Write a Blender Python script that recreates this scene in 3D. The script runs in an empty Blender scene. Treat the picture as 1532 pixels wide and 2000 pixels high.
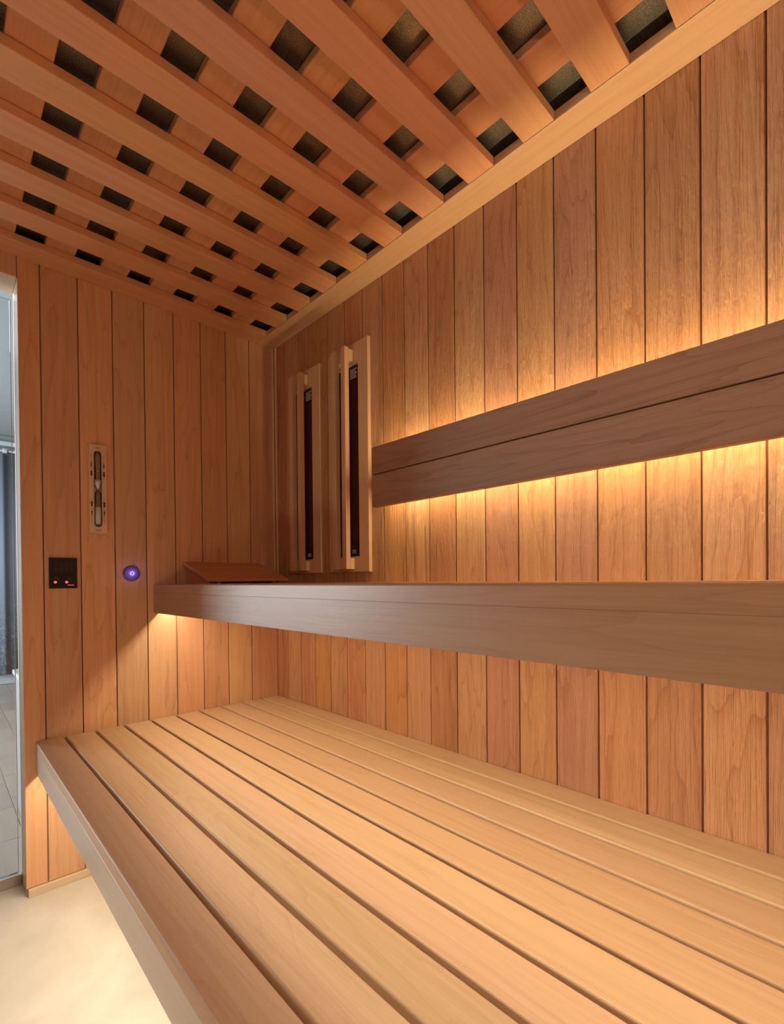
import bpy, bmesh, math, random
from mathutils import Vector, Matrix
random.seed(7)
S = bpy.context.scene
COL = S.collection

# ------------------------------------------------------------------ camera
YAW, PITCH, ROLL = 2.3808, -0.00827, -0.00909
fwd = Vector((math.cos(YAW) * math.cos(PITCH), math.sin(YAW) * math.cos(PITCH), math.sin(PITCH)))
rgt = Vector((math.sin(YAW), -math.cos(YAW), 0))
up = rgt.cross(fwd)
r2 = rgt * math.cos(ROLL) + up * math.sin(ROLL)
u2 = r2.cross(fwd)
cam = bpy.data.cameras.new('camera')
cam_o = bpy.data.objects.new('camera', cam)
COL.objects.link(cam_o)
M3 = Matrix((r2, u2, -fwd)).transposed()
cam_o.matrix_world = Matrix.Translation((1.92992, -1.11931, 1.01071)) @ M3.to_4x4()
cam.sensor_fit = 'AUTO'
cam.sensor_width = 36
cam.lens = 939.13 / 2000 * 36
cam.shift_y = (1141.07 - 1000) / 2000
cam.clip_start = 0.02
S.camera = cam_o

# ------------------------------------------------------------------ world, lamps, exposure
W = bpy.data.worlds.new('world')
S.world = W
W.use_nodes = True
bg = W.node_tree.nodes['Background']
bg.inputs[0].default_value = (0.62, 0.76, 0.95, 1)
bg.inputs[1].default_value = 0.7
S.view_settings.view_transform = 'Standard'
S.view_settings.look = 'None'
S.view_settings.gamma = 1
S.view_settings.use_curve_mapping = False
S.view_settings.exposure = 0.0
S.cycles.diffuse_bounces = 6
S.cycles.max_bounces = 12

LED = (1.0, 0.80, 0.56)
LED2 = (1.0, 0.78, 0.42)


def area(name, loc, direction, sx, sy, power, col, xdir=(1, 0, 0), spread=None):
    l = bpy.data.lights.new(name, 'AREA')
    l.shape = 'RECTANGLE'
    l.size, l.size_y, l.energy, l.color = sx, sy, power, col
    if spread:
        l.spread = spread
    o = bpy.data.objects.new(name, l)
    COL.objects.link(o)
    z = -Vector(direction).normalized()
    x = Vector(xdir).normalized()
    y = z.cross(x)
    o.matrix_world = Matrix.Translation(loc) @ Matrix((x, y, z)).transposed().to_4x4()
    return o


XL = 2.30                                                     # led strips run from the wall to here
area('led_light_upper_bench', (1.156, -0.465, 0.9405), (0, 0, -1), XL - 0.016, 0.020, 8.4, LED)
area('led_light_lower_bench', (1.156, -0.820, 0.4405), (0, 0, -1), XL - 0.016, 0.016, 10, LED)
area('led_light_backrest_up', (1.54, -0.044, 1.3650), (0, 0.20, 1), 1.52, 0.016, 6.0, LED2)
area('led_light_backrest_down', (1.54, -0.044, 1.3320), (0, 0.20, -1), 1.52, 0.016, 5.3, LED2)
# daylight of the room outside the glass door (its window lies to the left of the door)
area('daylight_window', (-2.2, -2.9, 1.5), (0.15, 1, -0.05), 3.0, 2.0, 270, (0.88, 0.95, 1.0))
area('room_overhead_area', (-1.3, -1.5, 2.42), (0.0, 0.1, -1), 1.2, 1.2, 12, (0.95, 0.97, 1.0))  # area light shining down in the outer room, no fixture built
# unseen fill added behind the camera to brighten the left wall
area('fill_near_end', (2.38, -1.20, 1.35), (-1, 0.08, 0.0), 0.40, 0.40, 6.5, (1.0, 0.84, 0.66))
area('fill_low_front', (0.75, -1.72, 0.35), (-0.15, 1, 0.8), 1.3, 0.25, 5, (1.0, 0.86, 0.64))  # low fill with no real source, added for bench fronts and slat undersides


# ------------------------------------------------------------------ material helpers
def nt(name):
    m = bpy.data.materials.new(name)
    m.use_nodes = True
    t = m.node_tree
    for n in list(t.nodes):
        t.nodes.remove(n)
    out = t.nodes.new('ShaderNodeOutputMaterial')
    b = t.nodes.new('ShaderNodeBsdfPrincipled')
    t.links.new(b.outputs[0], out.inputs[0])
    return m, t, b, out


def math_n(t, op, a, b=None, clamp=False):
    n = t.nodes.new('ShaderNodeMath')
    n.operation = op
    n.use_clamp = clamp
    for i, v in enumerate((a, b)):
        if v is None:
            continue
        if isinstance(v, (int, float)):
            n.inputs[i].default_value = v
        else:
            t.links.new(v, n.inputs[i])
    return n.outputs[0]


def mix_col(t, fac, a, b, mode='MIX'):
    n = t.nodes.new('ShaderNodeMix')
    n.data_type = 'RGBA'
    n.blend_type = mode
    for sock, v in ((0, fac), (6, a), (7, b)):
        if isinstance(v, (int, float)):
            n.inputs[sock].default_value = v
        elif isinstance(v, tuple):
            n.inputs[sock].default_value = (*v, 1)
        else:
            t.links.new(v, n.inputs[sock])
    return n.outputs[2]


def simple(name, col, rough=0.6, metal=0.0, spec=0.5):
    m, t, b, _ = nt(name)
    b.inputs['Base Color'].default_value = (*col, 1)
    b.inputs['Roughness'].default_value = rough
    b.inputs['Metallic'].default_value = metal
    b.inputs['Specular IOR Level'].default_value = spec
    return m


def wood(name, axis, light, dark, rings=13, ring_amt=0.35, bump=0.15, fine_bump=0.1, rough=0.45, tint=0.16, spec=0.4, relief=0.001, var=1.7, ripple=0.15):
    m, t, b, _ = nt(name)
    tc = t.nodes.new('ShaderNodeTexCoord')
    oi = t.nodes.new('ShaderNodeObjectInfo')
    off = t.nodes.new('ShaderNodeVectorMath')
    off.operation = 'SCALE'
    off.inputs[0].default_value = (31.7, 57.1, 91.3)
    t.links.new(oi.outputs['Random'], off.inputs['Scale'])
    sc = t.nodes.new('ShaderNodeVectorMath')
    sc.operation = 'MULTIPLY'
    s = [1.0, 1.0, 1.0]
    s['XYZ'.index(axis)] = 0.11
    sc.inputs[1].default_value = s
    t.links.new(tc.outputs['Object'], sc.inputs[0])
    add = t.nodes.new('ShaderNodeVectorMath')
    add.operation = 'ADD'
    t.links.new(sc.outputs[0], add.inputs[0])
    t.links.new(off.outputs[0], add.inputs[1])
    v = add.outputs[0]

    def noise(scale, detail=2.0, rgh=0.5, dist=0.0, vec=v):
        n = t.nodes.new('ShaderNodeTexNoise')
        n.inputs['Scale'].default_value = scale
        n.inputs['Detail'].default_value = detail
        n.inputs['Roughness'].default_value = rgh
        n.inputs['Distortion'].default_value = dist
        t.links.new(vec, n.inputs['Vector'])
        return n.outputs['Fac']

    n1 = noise(6.5, 4.0, 0.45, 0.35)
    r = math_n(t, 'MULTIPLY', n1, rings)
    fr = math_n(t, 'FRACT', r)                                 # sawtooth growth rings
    line = math_n(t, 'POWER', fr, 7.0)
    # streaks: much finer across than along
    sc2 = t.nodes.new('ShaderNodeVectorMath')
    sc2.operation = 'MULTIPLY'
    s2 = [1.0, 1.0, 1.0]
    s2['XYZ'.index(axis)] = 0.18
    sc2.inputs[1].default_value = s2
    t.links.new(v, sc2.inputs[0])
    fine = noise(330, 3.0, 0.6, 0.0, sc2.outputs[0])
    streak = noise(60, 3.0, 0.6, 0.0, sc2.outputs[0])
    blotch = noise(3.1, 3.0, 0.6, 0.4)
    amt = math_n(t, 'MULTIPLY', line, ring_amt)
    amt2 = math_n(t, 'MULTIPLY', math_n(t, 'SUBTRACT', streak, 0.45), 0.9)
    amt3 = math_n(t, 'MULTIPLY', math_n(t, 'SUBTRACT', blotch, 0.42), 0.85)
    amt3 = math_n(t, 'ADD', amt3, math_n(t, 'MULTIPLY', math_n(t, 'SUBTRACT', fine, 0.5), 0.7))
    tot = math_n(t, 'ADD', math_n(t, 'ADD', amt, amt2), amt3, True)
    c = mix_col(t, tot, light, dark)
    # piece to piece variation
    wn = t.nodes.new('ShaderNodeTexWhiteNoise')
    wn.noise_dimensions = '1D'
    t.links.new(math_n(t, 'MULTIPLY', oi.outputs['Random'], 97.3), wn.inputs['W'])
    sepc = t.nodes.new('ShaderNodeSeparateColor')
    t.links.new(wn.outputs['Color'], sepc.inputs[0])
    hs = t.nodes.new('ShaderNodeHueSaturation')
    t.links.new(math_n(t, 'ADD', math_n(t, 'MULTIPLY', sepc.outputs[0], 0.016), 0.489), hs.inputs['Hue'])
    t.links.new(math_n(t, 'ADD', math_n(t, 'MULTIPLY', sepc.outputs[1], tint), 1.0 - tint * 0.4), hs.inputs['Saturation'])
    t.links.new(math_n(t, 'ADD', math_n(t, 'MULTIPLY', sepc.outputs[2], tint * var), 1.0 - tint * var * 0.6), hs.inputs['Value'])
    t.links.new(c, hs.inputs['Color'])
    t.links.new(hs.outputs[0], b.inputs['Base Color'])
    b.inputs['Roughness'].default_value = rough
    b.inputs['Specular IOR Level'].default_value = spec
    bp = t.nodes.new('ShaderNodeBump')
    bp.inputs['Strength'].default_value = 1.0
    bp.inputs['Distance'].default_value = relief
    sc3 = t.nodes.new('ShaderNodeVectorMath')
    sc3.operation = 'MULTIPLY'
    s3 = [1.0, 1.0, 1.0]
    s3['XYZ'.index(axis)] = 3.0                                # on top of the 0.11 above: about 1 to 3
    sc3.inputs[1].default_value = s3
    t.links.new(v, sc3.inputs[0])
    rip = noise(130, 3.0, 0.6, 0.35, sc3.outputs[0])
    h = math_n(t, 'ADD', math_n(t, 'MULTIPLY', fr, bump), math_n(t, 'MULTIPLY', fine, fine_bump))
    h = math_n(t, 'ADD', h, math_n(t, 'MULTIPLY', streak, bump))
    h = math_n(t, 'ADD', h, math_n(t, 'MULTIPLY', rip, ripple))
    t.links.new(h, bp.inputs['Height'])
    t.links.new(bp.outputs[0], b.inputs['Normal'])
    return m


WL, WD = (0.61, 0.330, 0.165), (0.36, 0.155, 0.062)
M = {}
M['plank_left'] = wood('wood_wall_smooth', 'Z', (0.65, 0.40, 0.225), (0.43, 0.225, 0.11), bump=0.10, fine_bump=0.12, ring_amt=0.42)
M['plank_right'] = wood('wood_wall_brushed', 'Z', WL, WD, rings=16, ring_amt=0.50, bump=0.9, fine_bump=1.1, rough=0.5, relief=0.0042, tint=0.13, var=1.3, ripple=0.8)
M['slat_x'] = wood('wood_bench_along', 'X', (0.57, 0.395, 0.22), (0.41, 0.245, 0.12), ring_amt=0.22, bump=0.06, fine_bump=0.1, tint=0.06)
M['board_x'] = wood('wood_front_shaded', 'X', (0.38, 0.235, 0.125), (0.24, 0.13, 0.065), rings=12, ring_amt=0.28, bump=0.08, fine_bump=0.10, rough=0.42, tint=0.06, spec=0.75)  # darker bench wood: shade on the upper front put into the colour
M['front_low'] = wood('wood_front_sheen', 'X', (0.58, 0.475, 0.36), (0.45, 0.35, 0.25), rings=9, ring_amt=0.15, bump=0.06, fine_bump=0.10, rough=0.32, tint=0.03, spec=0.8)  # bench wood paled: reflected sheen put into the colour
M['rest_x'] = wood('wood_backrest', 'X', (0.34, 0.19, 0.105), (0.18, 0.088, 0.045), rings=14, ring_amt=0.40, bump=0.10, fine_bump=0.12, tint=0.06)
M['slat_y'] = wood('wood_slat_across', 'Y', (0.68, 0.37, 0.185), (0.50, 0.23, 0.105), rings=8, ring_amt=0.10, bump=0.04, fine_bump=0.08, tint=0.08)
M['ceil_x'] = wood('wood_ceiling_along', 'X', (0.66, 0.35, 0.175), (0.46, 0.21, 0.095), rings=8, ring_amt=0.10, bump=0.04, fine_bump=0.10, tint=0.08)
M['trim_x'] = wood('wood_trim_along', 'X', (0.66, 0.41, 0.235), (0.50, 0.27, 0.14), rings=8, ring_amt=0.12, bump=0.04, fine_bump=0.08, tint=0.05)
M['pale_z'] = wood('wood_pale_upright', 'Z', (0.66, 0.45, 0.27), (0.50, 0.30, 0.16), rings=9, ring_amt=0.15, bump=0.04, fine_bump=0.08, tint=0.04)
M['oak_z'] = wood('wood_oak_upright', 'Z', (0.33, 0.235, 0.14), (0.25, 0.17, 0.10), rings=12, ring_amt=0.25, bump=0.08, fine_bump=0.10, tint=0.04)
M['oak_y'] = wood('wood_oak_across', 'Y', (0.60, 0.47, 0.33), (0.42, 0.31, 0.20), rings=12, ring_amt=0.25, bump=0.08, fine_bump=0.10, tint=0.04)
M['red_y'] = wood('wood_red_across', 'Y', (0.58, 0.27, 0.14), (0.34, 0.14, 0.07), rings=12, ring_amt=0.25, bump=0.06, fine_bump=0.10, tint=0.04)
M['parquet'] = wood('wood_parquet_grey', 'X', (0.27, 0.22, 0.175), (0.21, 0.165, 0.125), rings=12, ring_amt=0.25, bump=0.06, fine_bump=0.05, rough=0.3, tint=0.08)
M['backing'] = simple('dark_batten', (0.32, 0.16, 0.085), 0.8)
M['cable'] = simple('led_profile_grey', (0.35, 0.33, 0.30), 0.5)
M['black'] = simple('black_gloss', (0.012, 0.011, 0.013), 0.12)
M['black_matt'] = simple('black_matt', (0.02, 0.018, 0.018), 0.6)
M['ink'] = simple('burnt_ink', (0.09, 0.045, 0.03), 0.8)
M['print_white'] = simple('print_white', (0.75, 0.68, 0.72), 0.6)
M['segment'] = simple('segment_dim', (0.055, 0.032, 0.035), 0.5)
M['sand'] = simple('white_sand', (0.82, 0.82, 0.84), 0.9)
M['white'] = simple('white_paint', (0.38, 0.40, 0.41), 0.5)
M['plaster'] = simple('grey_white_plaster', (0.26, 0.275, 0.28), 0.85)
M['metal'] = simple('brushed_metal', (0.55, 0.55, 0.55), 0.35, 1.0)

# floor: cream microcement with mottling and small dark specks
m, t, b, _ = nt('microcement')
tc = t.nodes.new('ShaderNodeTexCoord')


def tex(kind, **kw):
    n = t.nodes.new(kind)
    for k, v in kw.items():
        n.inputs[k].default_value = v
    t.links.new(tc.outputs['Object'], n.inputs['Vector'])
    return n


na = tex('ShaderNodeTexNoise', Scale=3.2, Detail=8.0, Roughness=0.62, Distortion=0.6)
nb = tex('ShaderNodeTexNoise', Scale=28.0, Detail=5.0, Roughness=0.7)
ramp = t.nodes.new('ShaderNodeValToRGB')
ramp.color_ramp.elements[0].position, ramp.color_ramp.elements[1].position = 0.36, 0.66
t.links.new(na.outputs['Fac'], ramp.inputs[0])
c = mix_col(t, ramp.outputs[0], (0.50, 0.475, 0.415), (0.63, 0.61, 0.545))
c = mix_col(t, math_n(t, 'MULTIPLY', nb.outputs['Fac'], 0.35), c, (0.44, 0.40, 0.33))
vor = tex('ShaderNodeTexVoronoi', Scale=9.0)
speck = math_n(t, 'LESS_THAN', vor.outputs['Distance'], 0.03)
c = mix_col(t, math_n(t, 'MULTIPLY', speck, 0.7), c, (0.16, 0.12, 0.09))
t.links.new(c, b.inputs['Base Color'])
b.inputs['Roughness'].default_value = 0.55
bp = t.nodes.new('ShaderNodeBump')
bp.inputs['Distance'].default_value = 0.001
bp.inputs['Strength'].default_value = 0.5
t.links.new(nb.outputs['Fac'], bp.inputs['Height'])
t.links.new(bp.outputs[0], b.inputs['Normal'])
M['floor'] = m

# speckled dark board above the lattice
m, t, b, _ = nt('speckled_board')
tc = t.nodes.new('ShaderNodeTexCoord')
na = tex('ShaderNodeTexNoise', Scale=420.0, Detail=2.0, Roughness=0.6)
vor = tex('ShaderNodeTexVoronoi', Scale=70.0)
ramp = t.nodes.new('ShaderNodeValToRGB')
ramp.color_ramp.elements[0].position, ramp.color_ramp.elements[1].position = 0.40, 0.72
ramp.color_ramp.elements[0].color = (0.22, 0.215, 0.185, 1)
ramp.color_ramp.elements[1].color = (0.48, 0.47, 0.40, 1)
t.links.new(na.outputs['Fac'], ramp.inputs[0])
speck = math_n(t, 'LESS_THAN', vor.outputs['Distance'], 0.06)
c = mix_col(t, math_n(t, 'MULTIPLY', speck, 0.4), ramp.outputs[0], (0.6, 0.58, 0.5))
t.links.new(c, b.inputs['Base Color'])
b.inputs['Metallic'].default_value = 0.85
b.inputs['Roughness'].default_value = 0.38
M['board'] = m


def emissive(name, col, strength, base=(0.02, 0.02, 0.02)):
    m, t, b, _ = nt(name)
    b.inputs['Base Color'].default_value = (*base, 1)
    b.inputs['Emission Color'].default_value = (*col, 1)
    b.inputs['Emission Strength'].default_value = strength
    return m


M['led'] = emissive('led_diffuser', (1.0, 0.70, 0.42), 3.0, (0.8, 0.75, 0.7))
M['red_lamp'] = emissive('red_lamp', (1.0, 0.07, 0.05), 0.8)
M['red_bright'] = emissive('red_lamp_bright', (1.0, 0.20, 0.16), 0.95)
M['ring'] = emissive('violet_ring', (0.62, 0.50, 1.0), 1.5)

# translucent lens of the button, lit from its centre
m, t, b, _ = nt('violet_lens')
tc = t.nodes.new('ShaderNodeTexCoord')
ln = t.nodes.new('ShaderNodeVectorMath')
ln.operation = 'LENGTH'
t.links.new(tc.outputs['Object'], ln.inputs[0])
ramp = t.nodes.new('ShaderNodeValToRGB')
e = ramp.color_ramp.elements
e[0].position, e[0].color = 0.22, (0.50, 0.36, 1.0, 1)
e[1].position, e[1].color = 1.0, (0.012, 0.004, 0.02, 1)
x = ramp.color_ramp.elements.new(0.55)
x.color = (0.09, 0.045, 0.26, 1)
t.links.new(math_n(t, 'MULTIPLY', ln.outputs['Value'], 1 / 0.029), ramp.inputs[0])
b.inputs['Base Color'].default_value = (0.05, 0.03, 0.08, 1)
b.inputs['Roughness'].default_value = 0.3
t.links.new(ramp.outputs[0], b.inputs['Emission Color'])
b.inputs['Emission Strength'].default_value = 0.75
M['lens'] = m


def glass(name, tint, refl=0.08, edge=0.0):
    m, t, b, out = nt(name)
    t.nodes.remove(b)
    tr = t.nodes.new('ShaderNodeBsdfTransparent')
    tr.inputs[0].default_value = (*tint, 1)
    gl = t.nodes.new('ShaderNodeBsdfGlossy')
    gl.inputs['Roughness'].default_value = 0.03
    fr = t.nodes.new('ShaderNodeFresnel')
    fr.inputs[0].default_value = 1.45
    mx = t.nodes.new('ShaderNodeMixShader')
    t.links.new(fr.outputs[0], mx.inputs[0])
    t.links.new(tr.outputs[0], mx.inputs[1])
    t.links.new(gl.outputs[0], mx.inputs[2])
    t.links.new(mx.outputs[0], out.inputs[0])
    return m


M['pane'] = glass('clear_pane', (0.93, 0.96, 0.96))
M['vial'] = glass('vial_glass', (0.97, 0.975, 0.975))
M['seal'] = simple('pale_glass_edge', (0.42, 0.48, 0.54), 0.2)
# infrared heater glass: nearly black, deep red
M['heater_glass'] = simple('heater_glass_dark_red', (0.055, 0.006, 0.008), 0.22)
M['heater_end'] = simple('heater_end_black', (0.012, 0.010, 0.014), 0.3)

# curtain: blue grey with a pale flower pattern towards its lower half
m, t, b, _ = nt('curtain_fabric')
tc = t.nodes.new('ShaderNodeTexCoord')
nv = tex('ShaderNodeTexNoise', Scale=5.0, Detail=3.0, Roughness=0.6, Distortion=2.5)
rr = math_n(t, 'FRACT', math_n(t, 'MULTIPLY', nv.outputs['Fac'], 7.0))
lines = math_n(t, 'POWER', rr, 6.0)
sp = t.nodes.new('ShaderNodeSeparateXYZ')
t.links.new(tc.outputs['Object'], sp.inputs[0])
low = t.nodes.new('ShaderNodeMapRange')
low.inputs['From Min'].default_value, low.inputs['From Max'].default_value = 0.95, 0.55
t.links.new(sp.outputs['Z'], low.inputs['Value'])
amt = math_n(t, 'MULTIPLY', lines, low.outputs[0], True)
t.links.new(mix_col(t, amt, (0.12, 0.137, 0.162), (0.27, 0.30, 0.33)), b.inputs['Base Color'])
b.inputs['Roughness'].default_value = 0.8
M['curtain'] = m


# ------------------------------------------------------------------ geometry helpers
def link(name, me, parent=None, loc=(0, 0, 0)):
    o = bpy.data.objects.new(name, me)
    COL.objects.link(o)
    o.location = loc
    if parent:
        o.parent = parent
    return o


def empty(name, loc=(0, 0, 0)):
    o = bpy.data.objects.new(name, None)
    COL.objects.link(o)
    o.location = loc
    o.empty_display_size = 0.05
    return o


def tag(o, label=None, cat=None, group=None, kind=None):
    for k, v in (('label', label), ('category', cat), ('group', group), ('kind', kind)):
        if v:
            o[k] = v
    return o


def finish(bm, name, mat, smooth=False):
    bmesh.ops.recalc_face_normals(bm, faces=bm.faces)
    me = bpy.data.meshes.new(name)
    bm.to_mesh(me)
    bm.free()
    me.materials.append(mat)
    if smooth:
        for p in me.polygons:
            p.use_smooth = True
    return me


def add_box(bm, x0, x1, y0, y1, z0, z1):
    vs = [bm.verts.new(p) for p in ((x0, y0, z0), (x1, y0, z0), (x1, y1, z0), (x0, y1, z0), (x0, y0, z1), (x1, y0, z1), (x1, y1, z1), (x0, y1, z1))]
    for f in ((0, 3, 2, 1), (4, 5, 6, 7), (0, 1, 5, 4), (1, 2, 6, 5), (2, 3, 7, 6), (3, 0, 4, 7)):
        bm.faces.new([vs[i] for i in f])
    return vs


CACHE = {}


def box_me(name, size, mat, bev=0.0015, seg=1):
    key = (name, tuple(round(s, 5) for s in size), mat.name, bev, seg)
    if key not in CACHE:
        bm = bmesh.new()
        add_box(bm, -size[0] / 2, size[0] / 2, -size[1] / 2, size[1] / 2, -size[2] / 2, size[2] / 2)
        if bev:
            bmesh.ops.bevel(bm, geom=list(bm.edges), offset=min(bev, min(size) * 0.45), segments=seg, profile=0.5, affect='EDGES')
        CACHE[key] = finish(bm, name, mat)
    return CACHE[key]


def box(name, x0, x1, y0, y1, z0, z1, mat, parent=None, bev=0.0015, seg=1, origin=(0, 0, 0)):
    """box between world coordinates; origin = world location of the parent empty"""
    me = box_me(name, (x1 - x0, y1 - y0, z1 - z0), mat, bev, seg)
    return link(name, me, parent, ((x0 + x1) / 2 - origin[0], (y0 + y1) / 2 - origin[1], (z0 + z1) / 2 - origin[2]))


def nosing_me(name, size, mat, r):
    """board along x whose upper front edge (y min, z max) is rounded"""
    bm = bmesh.new()
    add_box(bm, -size[0] / 2, size[0] / 2, -size[1] / 2, size[1] / 2, -size[2] / 2, size[2] / 2)
    ed = [e for e in bm.edges if all(v.co.y < 0 and v.co.z > 0 for v in e.verts)]
    bmesh.ops.bevel(bm, geom=ed, offset=r, segments=4, profile=0.5, affect='EDGES')
    ed = [e for e in bm.edges if all(v.co.y > 0 and v.co.z > 0 for v in e.verts)]
    bmesh.ops.bevel(bm, geom=ed, offset=0.003, segments=2, profile=0.5, affect='EDGES')
    return finish(bm, name, mat)


def boxes_me(name, rects, mat):
    bm = bmesh.new()
    for r in rects:
        add_box(bm, *r)
    return finish(bm, name, mat)


def cyl_me(name, r, h, mat, axis='Z', n=24, bev=0.0, smooth=True):
    bm = bmesh.new()
    bmesh.ops.create_cone(bm, cap_ends=True, segments=n, radius1=r, radius2=r, depth=h)
    if bev:
        bmesh.ops.bevel(bm, geom=[e for e in bm.edges if abs(e.verts[0].co.z - e.verts[1].co.z) < 1e-6], offset=bev, segments=2, profile=0.5, affect='EDGES')
    if axis == 'X':
        bmesh.ops.rotate(bm, verts=bm.verts, matrix=Matrix.Rotation(math.pi / 2, 3, 'Y'))
    if axis == 'Y':
        bmesh.ops.rotate(bm, verts=bm.verts, matrix=Matrix.Rotation(math.pi / 2, 3, 'X'))
    return finish(bm, name, mat)


def text_me(body, size, mat, name='print'):
    cu = bpy.data.curves.new(name, 'FONT')
    cu.body = body
    cu.size = size
    cu.extrude = 0.0002
    cu.align_x = 'CENTER'
    cu.align_y = 'CENTER'
    o = bpy.data.objects.new(name, cu)
    COL.objects.link(o)
    bpy.context.view_layer.update()
    me = bpy.data.meshes.new_from_object(o.evaluated_get(bpy.context.evaluated_depsgraph_get()))
    bpy.data.objects.remove(o)
    me.name = name
    me.materials.clear()
    me.materials.append(mat)
    return me


# ------------------------------------------------------------------ room shell
RX, FY, HT = 2.42, -1.75, 2.098           # far end, open side, underside of the board over the lattice
P = 0.105                                 # plank pitch
GAP = 0.0036
DY = -0.917                               # door opening edge on the left wall
DY2 = -1.690
DH = 1.985

floor = link('floor', boxes_me('floor', [(-0.10, RX + 0.1, FY - 0.1, 0.10, -0.08, 0.0)], M['floor']))
tag(floor, kind='structure', label='cream mottled microcement floor of the sauna')

ceiling = link('ceiling', boxes_me('ceiling', [(-0.12, RX + 0.1, FY - 0.1, 0.12, HT, HT + 0.05)], M['board']))
tag(ceiling, kind='structure', label='dark speckled board above the wooden lattice')

# left wall: backing with the doorway, planks in front
wl = link('wall_left', boxes_me('wall_left', [
    (-0.12, -0.0065, DY + 0.012, 0.10, 0, HT),
    (-0.12, -0.0065, DY2 - 0.012, DY + 0.012, DH + 0.012, HT),
    (-0.12, -0.0065, FY - 0.1, DY2 - 0.012, 0, HT)], M['backing']))
tag(wl, kind='structure', label='plank wall with the glass door, sand timer and controls')
edges = [0.0] + [-(0.1238 + P * k) for k in range(0, 17)]
ztop = 2.052
for i in range(len(edges) - 1):
    a, b_ = edges[i], edges[i + 1]
    if b_ < FY:
        b_ = FY
    if a - b_ < 0.01:
        continue
    segs = []
    if b_ >= DY:
        segs = [(b_, a, 0.027, ztop)]
    elif a > DY:                                               # plank next to the door: full height part and header part
        segs = [(DY, a, 0.027, ztop), (b_, DY, DH, ztop)]
    elif b_ >= DY2:
        segs = [(b_, a, DH, ztop)]
    elif a > DY2:
        segs = [(DY2, a, DH, ztop), (b_, DY2, 0.027, ztop)]
    else:
        segs = [(b_, a, 0.027, ztop)]
    for (ya, yb, z0, z1) in segs:
        ga = 0 if abs(ya - DY) < 1e-6 else GAP / 2
        gb = 0 if abs(yb - DY2) < 1e-6 or abs(yb) < 1e-6 else GAP / 2
        if yb - ya < 0.012:
            continue
        box('plank', -0.0062, 0.0, ya + ga, yb - gb, z0, z1, M['plank_left'], wl, 0.0012)

# right wall
wr = link('wall_right', boxes_me('wall_right', [(-0.12, RX, 0.0065, 0.12, 0, HT)], M['backing']))
tag(wr, kind='structure', label='long brushed plank wall behind the benches')
ex = [0.0] + [0.0879 + 0.10475 * k for k in range(0, 24)]
for i in range(len(ex) - 1):
    a, b_ = ex[i], min(ex[i + 1], RX)
    if b_ - a < 0.02:
        continue
    box('plank', a + (GAP / 2 if i else 0), b_ - GAP / 2, 0.0, 0.0062, 0.0, ztop, M['plank_right'], wr, 0.0012)

# far end wall (behind the camera) and the open side wall
we = link('wall_back', boxes_me('wall_back', [(RX, RX + 0.1, FY - 0.1, 0.12, 0, HT)], M['backing']))
tag(we, kind='structure', label='plank wall at the near end, behind the viewer')
for i in range(17):
    y1 = -i * P
    y0 = max(y1 - P, FY)
    if y1 - y0 > 0.02:
        box('plank', RX - 0.0125, RX, y0 + GAP / 2, y1 - GAP / 2, 0, ztop, M['plank_left'], we, 0.0012)
wf = link('wall_front', boxes_me('wall_front', [(-0.12, RX + 0.1, FY - 0.1, FY, 0, HT)], M['backing']))
tag(wf, kind='structure', label='plank wall opposite the benches')
for i in range(23):
    x0 = 0.002 + i * P
    x1 = min(x0 + P, RX - 0.014)
    if x1 - x0 > 0.02:
        box('plank', x0 + GAP / 2, x1 - GAP / 2, FY, FY + 0.0125, 0, ztop, M['plank_left'], wf, 0.0012)

# skirting strip, corner strips
bb = box('baseboard_left', -0.0125, 0.009, -0.912, -0.001, 0.0, 0.0255, M['oak_y'], bev=0.001)
tag(bb, kind='structure', label='low wooden skirting strip under the left wall planks')
tr = link('trim_1', box_me('trim_1', (0.0155, 0.0085, 1.043), M['pale_z'], 0.0015, 1), loc=(0.0082, -0.0165, 1.527))
tag(tr, kind='structure', label='narrow upright corner strip against the left wall')
tr2 = link('trim_2', box_me('trim_2', (0.0085, 0.0105, 1.043), M['pale_z'], 0.0015, 1), loc=(0.0205, -0.0058, 1.527))
tag(tr2, kind='structure', label='narrow upright corner strip against the right wall')

# ------------------------------------------------------------------ lattice ceiling
lat = empty('ceiling_lattice', (1.2, -0.85, 2.05))
tag(lat, 'open wooden lattice of crossed slats hanging under the dark board', 'ceiling lattice')
lo = (1.2, -0.85, 2.05)
TW = 0.0863
box('edge_board', 0.0, RX - 0.014, -TW, -0.0002, 2.05, 2.0735, M['trim_x'], lat, 0.002, 2, lo)
box('edge_board', 0.0002, 0.0875, FY + 0.014, -TW - 0.0008, 2.05, 2.0735, M['slat_y'], lat, 0.002, 2, lo)
for k in range(14):
    x0 = 0.174 + 0.1631 * k
    if x0 + 0.079 > RX - 0.02:
        break
    box('slat', x0, x0 + 0.079, FY + 0.014, -TW - 0.0022, 2.0495, 2.0732, M['slat_y'], lat, 0.0018, 2, lo)
for k in range(11):
    y1 = -0.159 - 0.1540 * k
    if y1 - 0.08 < FY + 0.01:
        break
    box('cross_slat', 0.0005, RX - 0.02, y1 - 0.0800, y1, 2.0742, 2.0962, M['ceil_x'], lat, 0.0018, 1, lo)

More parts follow.
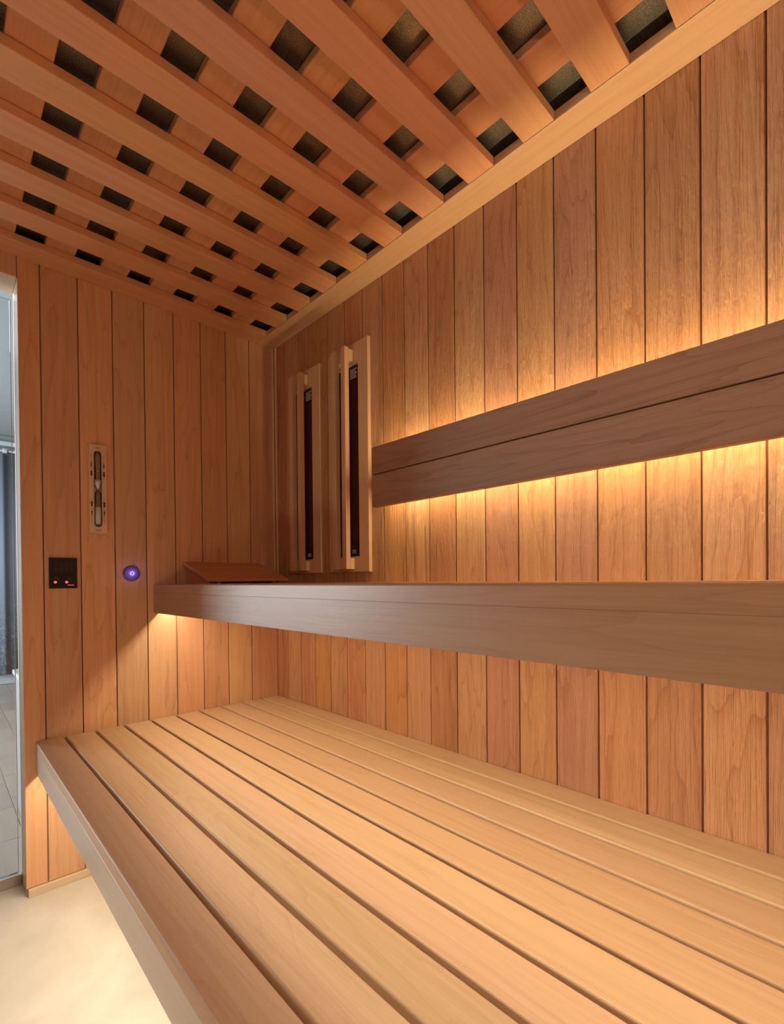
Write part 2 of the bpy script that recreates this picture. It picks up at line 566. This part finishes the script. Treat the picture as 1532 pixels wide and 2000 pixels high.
# ------------------------------------------------------------------ lower bench
BZ = 0.4977
lb = empty('lower_bench', (1.2, -0.45, 0.3965))
tag(lb, 'wide low slatted wooden bench with a front board paled for sheen, lit from beneath', 'bench')
lo = (1.2, -0.45, 0.3965)
X0, X1 = 0.003, RX - 0.016
je = [-0.8880, -0.8100, -0.7205, -0.6305, -0.5405, -0.4503, -0.3600, -0.2690, -0.1750, -0.0870, -0.0010]
for i in range(10):
    g0 = 0.0 if i == 0 else 0.0042
    g1 = 0.0 if i == 9 else 0.0042
    if i == 0:
        y0, y1 = je[0], je[1] - g1
        link('slat', nosing_me('slat', (X1 - X0, y1 - y0, 0.0279), M['slat_x'], 0.003), lb, ((X0 + X1) / 2 - lo[0], (y0 + y1) / 2 - lo[1], BZ - 0.01395 - lo[2]))
        continue
    box('slat', X0, X1, je[i] + g0, je[i + 1] - g1, BZ - 0.028, BZ, M['slat_x'], lb, 0.004 if i else 0.0025, 3, lo)
box('front_board', X0, X1, -0.8880, -0.8680, 0.3965, BZ - 0.0281, M['front_low'], lb, 0.0004, 1, lo)
for xa in (0.05, 0.56, 1.07, 1.72, 2.30):
    box('crossbar', xa, xa + 0.045, -0.8675, -0.002, BZ - 0.0465, BZ - 0.0285, M['slat_y'], lb, 0.002, 1, lo)
box('light_strip', 0.005, 2.31, -0.832, -0.808, 0.4415, 0.4510, M['cable'], lb, 0.001, 1, lo)

# ------------------------------------------------------------------ upper bench
UZ = 1.0045
ub = empty('upper_bench', (1.2, -0.26, 0.8965))
tag(ub, 'high wooden bench at eye level with a front board browned for shade', 'bench')
lo = (1.2, -0.26, 0.8965)
uj = [-0.5228, -0.437, -0.350, -0.263, -0.176, -0.088, -0.001]
for i in range(6):
    g0 = 0.0 if i == 0 else 0.003
    g1 = 0.0 if i == 5 else 0.003
    if i == 0:
        y0, y1 = uj[0], uj[1] - g1
        link('slat', nosing_me('slat', (X1 - X0, y1 - y0, 0.0327), M['board_x'], 0.0062), ub, ((X0 + X1) / 2 - lo[0], (y0 + y1) / 2 - lo[1], UZ - 0.01635 - lo[2]))
        continue
    box('slat', X0, X1, uj[i] + g0, uj[i + 1] - g1, UZ - 0.0328, UZ, M['slat_x'] if i else M['board_x'], ub, 0.003 if i else 0.0062, 3, lo)
box('front_board', X0, X1, -0.5228, -0.5030, 0.8965, UZ - 0.0329, M['board_x'], ub, 0.0004, 1, lo)
for xa in (0.05, 0.60, 1.20, 1.80, 2.30):
    box('crossbar', xa, xa + 0.045, -0.5025, -0.002, UZ - 0.0615, UZ - 0.0330, M['slat_y'], ub, 0.002, 1, lo)
box('light_strip', 0.005, 2.31, -0.464, -0.440, 0.9415, UZ - 0.0625, M['cable'], ub, 0.001, 1, lo)

# ------------------------------------------------------------------ backrest
br = empty('backrest', (1.5, -0.03, 1.25))
tag(br, 'long two-board wooden backrest on the right wall with warm light glowing behind', 'backrest')
lo = (1.5, -0.03, 1.25)
box('board', 0.745, X1, -0.0793, -0.0563, 1.3560, 1.4447, M['rest_x'], br, 0.003, 3, lo)
box('board', 0.745, X1, -0.0793, -0.0563, 1.2499, 1.3535, M['rest_x'], br, 0.003, 3, lo)
for zz in (1.3555, 1.3345):
    box('light_strip', 0.77, 2.31, -0.0560, -0.0225, zz, zz + 0.0075, M['cable'], br, 0.0008, 1, lo)
for xa in (0.86, 1.30, 1.74, 2.18):
    box('bracket', xa, xa + 0.03, -0.0222, -0.0004, 1.335, 1.3625, M['backing'], br, 0.001, 1, lo)


# ------------------------------------------------------------------ infrared heaters
def frame_me(x0, x1, z0, z1, ox0, ox1, oz0, oz1, y0, y1, mat, name):
    """board with a rectangular window cut out; y0 = front"""
    bm = bmesh.new()
    O = [(x0, z0), (x1, z0), (x1, z1), (x0, z1)]
    I = [(ox0, oz0), (ox1, oz0), (ox1, oz1), (ox0, oz1)]
    vo = [[bm.verts.new((px, y, pz)) for px, pz in O] for y in (y0, y1)]
    vi = [[bm.verts.new((px, y, pz)) for px, pz in I] for y in (y0, y1)]
    for i in range(4):
        j = (i + 1) % 4
        bm.faces.new((vo[0][i], vo[0][j], vi[0][j], vi[0][i]))
        bm.faces.new((vo[1][j], vo[1][i], vi[1][i], vi[1][j]))
        bm.faces.new((vo[0][j], vo[0][i], vo[1][i], vo[1][j]))
        bm.faces.new((vi[0][i], vi[0][j], vi[1][j], vi[1][i]))
    oe = [e for e in bm.edges if all(v in vo[0] for v in e.verts)]
    bmesh.ops.bevel(bm, geom=oe, offset=0.002, segments=2, profile=0.5, affect='EDGES')
    return finish(bm, name, mat)


def heater(x1, label):
    ox, oz = x1 - 0.117, 1.042
    h = empty('infrared_heater', (ox, 0, oz))
    tag(h, label, 'heater', 'infrared heaters on the right wall')
    T = 0.0135
    link('frame', frame_me(-0.117, 0.117, 0, 0.826, -0.064, 0.064, 0.056, 0.750, -T, -0.0002, M['pale_z'], 'frame'), h)
    g = link('heater_glass', box_me('heater_glass', (0.1275, 0.0035, 0.60), M['heater_glass'], 0.0005), h, (0, -0.0025, 0.403))
    g['label'] = 'dark red glass'
    for zc, hh in ((0.7265, 0.0465), (0.0795, 0.0465)):
        link('end_cap', box_me('end_cap', (0.1275, 0.0045, hh), M['heater_end'], 0.0005), h, (0, -0.0030, zc))
    # small white printed lines on the end caps (too small to read in the photo)
    rects = []
    rnd = random.Random(3)
    for r_ in range(5):
        z = 0.737 - r_ * 0.0075
        xx = 0.010
        while xx < 0.046 - (r_ % 2) * 0.004:
            w_ = rnd.uniform(0.002, 0.006)
            rects.append((xx, xx + w_, -0.0056, -0.0051, z - 0.0024, z + 0.0024))
            xx += w_ + 0.0013
    link('printed_label', boxes_me('printed_label', rects, M['print_white']), h)
    rects = []
    for r_ in range(3):
        xx = 0.014
        while xx < 0.036:
            w_ = rnd.uniform(0.002, 0.005)
            rects.append((xx, xx + w_, -0.0056, -0.0051, 0.070 + r_ * 0.005 - 0.0016, 0.070 + r_ * 0.005 + 0.0016))
            xx += w_ + 0.0012
    link('printed_label', boxes_me('printed_label', rects, M['print_white']), h)
    # guard: two upright bars on two cross pieces
    for zc in (0.030, 0.783):
        link('guard_block', box_me('guard_block', (0.085, 0.018, 0.040), M['pale_z'], 0.001), h, (-0.0065, -T - 0.0092, zc))
    for xc, w_ in ((0.0240, 0.024), (-0.0350, 0.028)):
        link('guard_bar', box_me('guard_bar', (w_, 0.019, 0.797), M['pale_z'], 0.0015, 2), h, (xc, -T - 0.0280, 0.4085))
    # dark red emitter rod behind the guard
    return h


heater(0.654, 'slim upright heater panel nearest the backrest, pale frame and dark red glass')
heater(0.364, 'slim upright heater panel nearest the room corner, pale frame and dark red glass')

# ------------------------------------------------------------------ headrest wedge
hr = empty('headrest', (0.02, -0.265, UZ))
tag(hr, 'sloping reddish-brown wooden headrest lying on the upper bench in the corner', 'headrest')
ya, yb = -0.160, 0.160
z_hi, z_lo, L = 0.0765, 0.0065, 0.245
dx, dz = L, z_lo - z_hi
ang = math.atan2(z_hi - z_lo, L)
slope = math.hypot(dx, dz)


def slope_board(name, s0, s1, y0, y1, th, mat, lift=0.0):
    me = box_me(name, (s1 - s0, y1 - y0, th), mat, 0.0015, 2)
    o = link(name, me, hr)
    c_ = (s0 + s1) / 2
    n = Vector((math.sin(ang), 0, math.cos(ang)))
    base = Vector((0.006, 0, z_hi)) + Vector((math.cos(ang), 0, -math.sin(ang))) * c_ + n * (lift + th / 2)
    o.location = (base.x, (y0 + y1) / 2, base.z)
    o.rotation_euler = (0, ang, 0)
    return o


sb = slope / 3
for i in range(3):
    slope_board('slat', i * sb, (i + 1) * sb - 0.0015, ya, yb, 0.010, M['red_y'], lift=0.0)
for yc in (ya + 0.026, yb - 0.030):
    bm = bmesh.new()
    prof = [(0.010, 0.0), (0.215, 0.0), (0.215, z_hi + dz * 0.209 / L - 0.0012), (0.010, z_hi + dz * 0.004 / L - 0.0012)]
    A_ = [bm.verts.new((px, yc - 0.009, pz)) for px, pz in prof]
    B_ = [bm.verts.new((px, yc + 0.009, pz)) for px, pz in prof]
    bm.faces.new(A_)
    bm.faces.new(B_[::-1])
    for i in range(4):
        j = (i + 1) % 4
        bm.faces.new((A_[i], A_[j], B_[j], B_[i]))
    link('side_wedge', finish(bm, 'side_wedge', M['red_y']), hr)
for yc in (ya + 0.048, yb - 0.052):
    link('foot', box_me('foot', (0.012, 0.010, 0.0085), M['pale_z'], 0.0008), hr, (0.225, yc, 0.0045))

# ------------------------------------------------------------------ sand timer on the left wall
st = empty('sand_timer', (0.0, -0.703, 1.3375))
tag(st, 'narrow wooden wall sand timer with a glass tube of white sand', 'sand timer')
BW, BH, BT = 0.0525, 0.306, 0.012
SW, SH = 0.0122, 0.1325                       # slot half width, half height
bm = bmesh.new()
N = 12
slot = []
for i in range(N + 1):
    a = math.pi * i / N
    slot.append((SW * math.cos(a), SH - SW + SW * math.sin(a)))
for i in range(N + 1):
    a = math.pi + math.pi * i / N
    slot.append((SW * math.cos(a), -SH + SW + SW * math.sin(a)))


def outer(p):
    y, z = p
    if abs(z) <= SH - SW + 1e-9:
        return (BW / 2 * (1 if y > 0 else -1), z)
    s_ = 1 if z > 0 else -1
    ang_ = math.atan2(abs(z) - (SH - SW), y)
    # walk the upper rectangle from right side to left side
    a_ = ang_ / math.pi
    hh, ww = BH / 2 - (SH - SW), BW
    tot = 2 * hh + ww
    d = a_ * tot
    if d < hh:
        return (BW / 2, s_ * (SH - SW + d))
    if d < hh + ww:
        return (BW / 2 - (d - hh), s_ * BH / 2)
    return (-BW / 2, s_ * (BH / 2 - (d - hh - ww)))


outl = [outer(p) for p in slot]
# put exact corners in place of the nearest outline points
for cy_, cz_ in ((1, 1), (-1, 1), (-1, -1), (1, -1)):
    k = min(range(len(outl)), key=lambda i: (outl[i][0] - cy_ * BW / 2) ** 2 + (outl[i][1] - cz_ * BH / 2) ** 2)
    outl[k] = (cy_ * BW / 2, cz_ * BH / 2)
rings = []
for (pts, xx) in ((outl, BT), (slot, BT), (slot, 0.0015), (outl, 0.0003)):
    rings.append([bm.verts.new((xx, y, z)) for y, z in pts])
n = len(slot)
for a_, b2 in ((0, 1), (1, 2), (2, 3), (3, 0)):
    for i in range(n):
        j = (i + 1) % n
        bm.faces.new((rings[a_][i], rings[a_][j], rings[b2][j], rings[b2][i]))
timer_wood = wood('wood_timer', 'Z', (0.74, 0.54, 0.38), (0.52, 0.35, 0.23), rings=10, ring_amt=0.3, bump=0.05, fine_bump=0.1, tint=0.02)
link('board', finish(bm, 'board', timer_wood), st)
link('slot_back', box_me('slot_back', (0.0012, SW * 2 + 0.002, SH * 2 + 0.002), simple('slot_wood_dark', (0.44, 0.30, 0.20), 0.6), 0), st, (0.0010, 0, 0))


def lathe(profile, mat, name, nn=20):
    bm = bmesh.new()
    rr_ = [[bm.verts.new((r_ * math.cos(2 * math.pi * i / nn), r_ * math.sin(2 * math.pi * i / nn), z)) for i in range(nn)] for r_, z in profile]
    for k_ in range(len(rr_) - 1):
        for i in range(nn):
            j = (i + 1) % nn
            bm.faces.new((rr_[k_][i], rr_[k_][j], rr_[k_ + 1][j], rr_[k_ + 1][i]))
    bm.faces.new(rr_[0][::-1])
    bm.faces.new(rr_[-1])
    return finish(bm, name, mat, True)


Rg = 0.0100
half = [(0.0012, 0.0), (0.0014, 0.003), (0.0060, 0.0085), (Rg, 0.016), (Rg, 0.118), (Rg * 0.85, 0.1245), (Rg * 0.45, 0.1285), (0.001, 0.1300)]
prof = [(r_, -z) for r_, z in half[::-1]] + half[1:]
gx = 0.0135
link('glass_tube', lathe(prof, M['vial'], 'glass_tube', 24), st, (gx, 0, -0.001))
sr = Rg - 0.0009
link('sand', lathe([(0.0008, 0.0), (0.0052, 0.0090), (sr, 0.0165), (sr, 0.0320), (sr * 0.5, 0.0322)], M['sand'], 'sand'), st, (gx, 0, -0.001))
link('sand', lathe([(sr * 0.9, -0.1205), (sr, -0.1180), (sr, -0.0640), (sr * 0.5, -0.0620)], M['sand'], 'sand'), st, (gx, 0, -0.001))
RT = Matrix(((0, 0, 1), (1, 0, 0), (0, 1, 0))).to_4x4()       # text facing +x, reading along +y, upright z
RTI = RT @ Matrix.Rotation(math.pi, 4, 'Z')


def put_text(body, size, mat, parent, y, z, x, inverted=False, name='print'):
    me = text_me(body, size, mat, name)
    o = link(name, me, parent)
    o.matrix_local = Matrix.Translation((x, y, z)) @ (RTI if inverted else RT)
    return o


put_text('MIN', 0.0085, M['ink'], st, 0.001, 0.1425, BT + 0.0002, True)
put_text('MIN', 0.0085, M['ink'], st, 0.001, -0.1440, BT + 0.0002)
for sy in (-1, 1):
    yy = sy * 0.0190
    for inv in (False, True):
        s_ = 1 if inv else -1
        # numerals and wedges, mirrored top and bottom
        for body, z in (('15', 0.0380), ('10', 0.0700), ('5', 0.1010)):
            put_text(body, 0.0065, M['ink'], st, yy, s_ * z, BT + 0.0002, inv)
        bm = bmesh.new()
        for (za, zb2, wa, wb) in ((0.0440, 0.0620, 0.0030, 0.0026), (0.0760, 0.0950, 0.0024, 0.0008), (0.1060, 0.1190, 0.0006, 0.0003)):
            vs = [bm.verts.new((xq, yy + q, s_ * zq)) for xq in (BT - 0.0002, BT + 0.0003) for q, zq in ((-wa, za), (wa, za), (wb, zb2), (-wb, zb2))]
            for f in ((0, 1, 2, 3), (7, 6, 5, 4), (0, 4, 5, 1), (1, 5, 6, 2), (2, 6, 7, 3), (3, 7, 4, 0)):
                bm.faces.new([vs[i] for i in f])
        link('scale_mark', finish(bm, 'scale_mark', M['ink']), st)

# ------------------------------------------------------------------ control panel
cp = empty('control_panel', (0.0, -0.8063, 1.0445))
tag(cp, 'square black touch control panel with two red lights, left of the round button', 'control panel')
PW, PH = 0.079, 0.1020
link('face', box_me('face', (0.0055, PW, PH), M['black'], 0.0012, 2), cp, (0.0029, 0, 0))
px = 0.0060
seg_font = []
for row, zc in ((0, 0.0290), (1, 0.0130)):
    rects = []
    for d in range(4):
        y0 = -0.0225 + d * 0.0135
        w_, h_ = 0.0085, 0.0125
        tt = 0.0011
        for (ya_, yb_, za_, zb_) in ((y0, y0 + w_, zc + h_ / 2 - tt, zc + h_ / 2), (y0, y0 + w_, zc - tt / 2, zc + tt / 2), (y0, y0 + w_, zc - h_ / 2, zc - h_ / 2 + tt),
                                     (y0, y0 + tt, zc, zc + h_ / 2), (y0 + w_ - tt, y0 + w_, zc, zc + h_ / 2), (y0, y0 + tt, zc - h_ / 2, zc), (y0 + w_ - tt, y0 + w_, zc - h_ / 2, zc)):
            rects.append((px - 0.0008, px - 0.0001, ya_, yb_, za_, zb_))
    link('digit_row', boxes_me('digit_row', rects, M['segment']), cp)
for yc in (-0.0225, 0.0090):
    o = link('red_light', cyl_me('red_light', 0.0044, 0.0009, M['red_bright'], 'X', 24), cp, (px, yc, -0.0300))
    link('icon', cyl_me('icon', 0.0017, 0.0004, M['red_lamp'], 'X', 16), o, (0.0007, 0, 0))
link('red_bar', box_me('red_bar', (0.0008, 0.0185, 0.0030), M['red_lamp'], 0), cp, (px, 0.0205, -0.0400))
for (yc, zc, w_) in ((-0.0235, -0.0165, 0.004), (-0.0165, -0.0170, 0.002), (-0.0155, -0.0205, 0.002), (0.0150, -0.0180, 0.003), (0.0200, -0.0190, 0.002), (0.0225, -0.0280, 0.002)):
    link('symbol', box_me('symbol', (0.0006, w_, 0.0012), M['cable'], 0), cp, (px - 0.0003, yc, zc))

# ------------------------------------------------------------------ round button
bt = empty('light_button', (0.0, -0.5972, 1.0443))
tag(bt, 'round violet glowing push button on the left wall above the upper bench end', 'button')
bm = bmesh.new()
nn = 40
prof_b = [(0.0282, 0.0), (0.0282, 0.0020), (0.0262, 0.0052), (0.0200, 0.0078), (0.0120, 0.0092), (0.0046, 0.0096)]
rr_ = [[bm.verts.new((z, r_ * math.cos(2 * math.pi * i / nn), r_ * math.sin(2 * math.pi * i / nn))) for i in range(nn)] for r_, z in prof_b]
for k_ in range(len(rr_) - 1):
    for i in range(nn):
        j = (i + 1) % nn
        bm.faces.new((rr_[k_][i], rr_[k_][j], rr_[k_ + 1][j], rr_[k_ + 1][i]))
bm.faces.new(rr_[-1])
bm.faces.new(rr_[0][::-1])
link('lens', finish(bm, 'lens', M['lens'], True), bt, (0.0003, 0, 0))
bm = bmesh.new()
ro_, ri_ = 0.0062, 0.0040
q = [[bm.verts.new((xx, r_ * math.cos(2 * math.pi * i / 28), r_ * math.sin(2 * math.pi * i / 28))) for i in range(28)] for xx, r_ in ((0.0097, ro_), (0.0107, ro_), (0.0107, ri_), (0.0097, ri_))]
for k_ in range(4):
    for i in range(28):
        j = (i + 1) % 28
        bm.faces.new((q[k_][i], q[k_][j], q[(k_ + 1) % 4][j], q[(k_ + 1) % 4][i]))
link('light_ring', finish(bm, 'light_ring', M['ring']), bt, (0.0003, 0, 0))
link('centre', cyl_me('centre', 0.0038, 0.0008, simple('button_centre', (0.12, 0.12, 0.30), 0.4), 'X', 20), bt, (0.0104, 0, 0))
pl = bpy.data.lights.new('button_glow', 'POINT')
pl.energy, pl.color, pl.shadow_soft_size = 0.03, (0.40, 0.28, 1.0), 0.012
plo = bpy.data.objects.new('button_glow', pl)
COL.objects.link(plo)
plo.location = (0.030, -0.5972, 1.0443)

# ------------------------------------------------------------------ glass door and its frame
door = empty('door_1', (-0.06, (DY + DY2) / 2, 0))
tag(door, kind='structure', label='clear glass door in a pale oak frame at the left edge')
lo = (-0.06, (DY + DY2) / 2, 0)
box('jamb', -0.122, -0.0066, DY, DY + 0.0118, 0.0, DH + 0.0115, M['oak_z'], door, 0.0012, 1, lo)
box('jamb', -0.122, -0.0066, DY2 - 0.0118, DY2, 0.0, DH + 0.0115, M['oak_z'], door, 0.0012, 1, lo)
box('head', -0.122, -0.0066, DY2 + 0.0002, DY - 0.0002, DH, DH + 0.0115, M['oak_y'], door, 0.0012, 1, lo)
box('threshold', -0.130, -0.1005, DY2 + 0.0005, DY - 0.0005, 0.0, 0.032, simple('threshold_wood_grey', (0.30, 0.25, 0.22), 0.5), door, 0.001, 1, lo)
box('pane', -0.1115, -0.1045, DY2 + 0.015, -0.9275, 0.041, 1.9560, M['pane'], door, 0, 1, lo)
box('edge_seal', -0.1120, -0.1040, -0.9273, -0.9255, 0.041, 1.9560, M['seal'], door, 0, 1, lo)
box('edge_seal', -0.1120, -0.1040, DY2 + 0.015, -0.9275, 0.0375, 0.0408, M['seal'], door, 0, 1, lo)

# ------------------------------------------------------------------ the room beyond the door
FX = -4.28
fo = link('floor_outer', boxes_me('floor_outer', [(-5.0, -0.1305, -3.4, 1.2, -0.08, -0.008)], M['parquet']))
tag(fo, kind='structure', label='grey wooden parquet floor beyond the glass door')
# boards only where the doorway can show them
for i in range(12):
    x1 = -0.135 - i * 0.35
    for j in range(16):
        y0 = -2.30 + j * 0.13
        off = 0.12 if (j % 2) else 0.0
        xa = max(x1 - 0.35 - off, FX + 0.03)
        xb = x1 - off if i or off == 0 else x1
        if i == 0 and off:
            xb = -0.135
            xa = x1 - 0.35 - off
        if xb - xa > 0.02:
            box('board', xa + 0.001, xb - 0.001, y0 + 0.001, y0 + 0.129, -0.0078, 0.0, M['parquet'], fo, 0.0008)
wo = link('wall_outer', boxes_me('wall_outer', [(FX - 0.12, FX, -3.4, 1.2, 0, 2.60)], M['plaster']))
tag(wo, kind='structure', label='plain far wall of the room beyond the glass door')
ws = link('wall_side', boxes_me('wall_side', [(FX, -0.14, 0.9, 1.0, 0, 2.6)], M['plaster']))
tag(ws, kind='structure', label='plain side wall of the room beyond the glass door')
co = link('ceiling_outer', boxes_me('ceiling_outer', [(FX, -0.14, -2.2, 0.9, 2.50, 2.60)], M['plaster']))
tag(co, kind='structure', label='pale ceiling of the room beyond the glass door')
t3 = box('trim_3', FX + 0.001, FX + 0.10, -2.2, 0.5, 2.385, 2.430, M['white'], bev=0.012, seg=3)
tag(t3, kind='structure', label='white moulded rail along the far wall under the ceiling')
bo = box('baseboard_outer', FX + 0.001, FX + 0.02, -2.2, 0.5, 0.0, 0.10, M['white'], bev=0.003)
tag(bo, kind='structure', label='white skirting board of the far wall')
# curtain with folds and real thickness
bm = bmesh.new()
rows = []
for i in range(181):
    y = -2.0 + i * 2.3 / 180
    xo = FX + 0.075 + 0.022 * math.sin(y * 38) + 0.008 * math.sin(y * 91 + 1)
    rows.append([bm.verts.new((xo + d, y, z)) for d, z in ((0.003, 0.112), (0.003, 2.300), (-0.003, 2.300), (-0.003, 0.112))])
for i in range(180):
    for k_ in range(4):
        bm.faces.new((rows[i][k_], rows[i + 1][k_], rows[i + 1][(k_ + 1) % 4], rows[i][(k_ + 1) % 4]))
bm.faces.new(rows[0][::-1])
bm.faces.new(rows[-1])
cu = link('curtain', finish(bm, 'curtain', M['curtain'], True))
tag(cu, 'long blue-grey curtain with a pale flower pattern, seen through the glass door', 'curtain')
rod = empty('curtain_rod', (FX + 0.075, -0.8, 2.335))
tag(rod, 'white curtain rod above the blue-grey curtain beyond the glass door', 'curtain rod')
link('rod', cyl_me('rod', 0.013, 2.4, M['white'], 'Y', 16), rod)
for yy in (-1.0, -0.2, 0.6, 0.21):
    link('bracket', box_me('bracket', (0.074, 0.020, 0.03), M['white'], 0.004), rod, (-0.0375, yy, 0.0))
link('finial', cyl_me('finial', 0.027, 0.035, M['white'], 'Y', 16, 0.006), rod, (0, 0.206, 0))

cab = empty('cabinet', (-0.50, -0.70, 0))
tag(cab, 'low pale grey cabinet standing just outside the glass door', 'cabinet')
lo = (-0.50, -0.70, 0)
box('body', -0.70, -0.345, -0.873, -0.45, 0.060, 0.620, simple('cabinet_grey', (0.17, 0.17, 0.17), 0.5), cab, 0.002, 1, lo)
box('top', -0.71, -0.335, -0.880, -0.44, 0.6205, 0.640, simple('cabinet_top', (0.28, 0.28, 0.28), 0.5), cab, 0.003, 2, lo)
box('plinth', -0.68, -0.365, -0.862, -0.46, 0.0005, 0.0595, simple('plinth_dark', (0.20, 0.20, 0.21), 0.6), cab, 0.001, 1, lo)
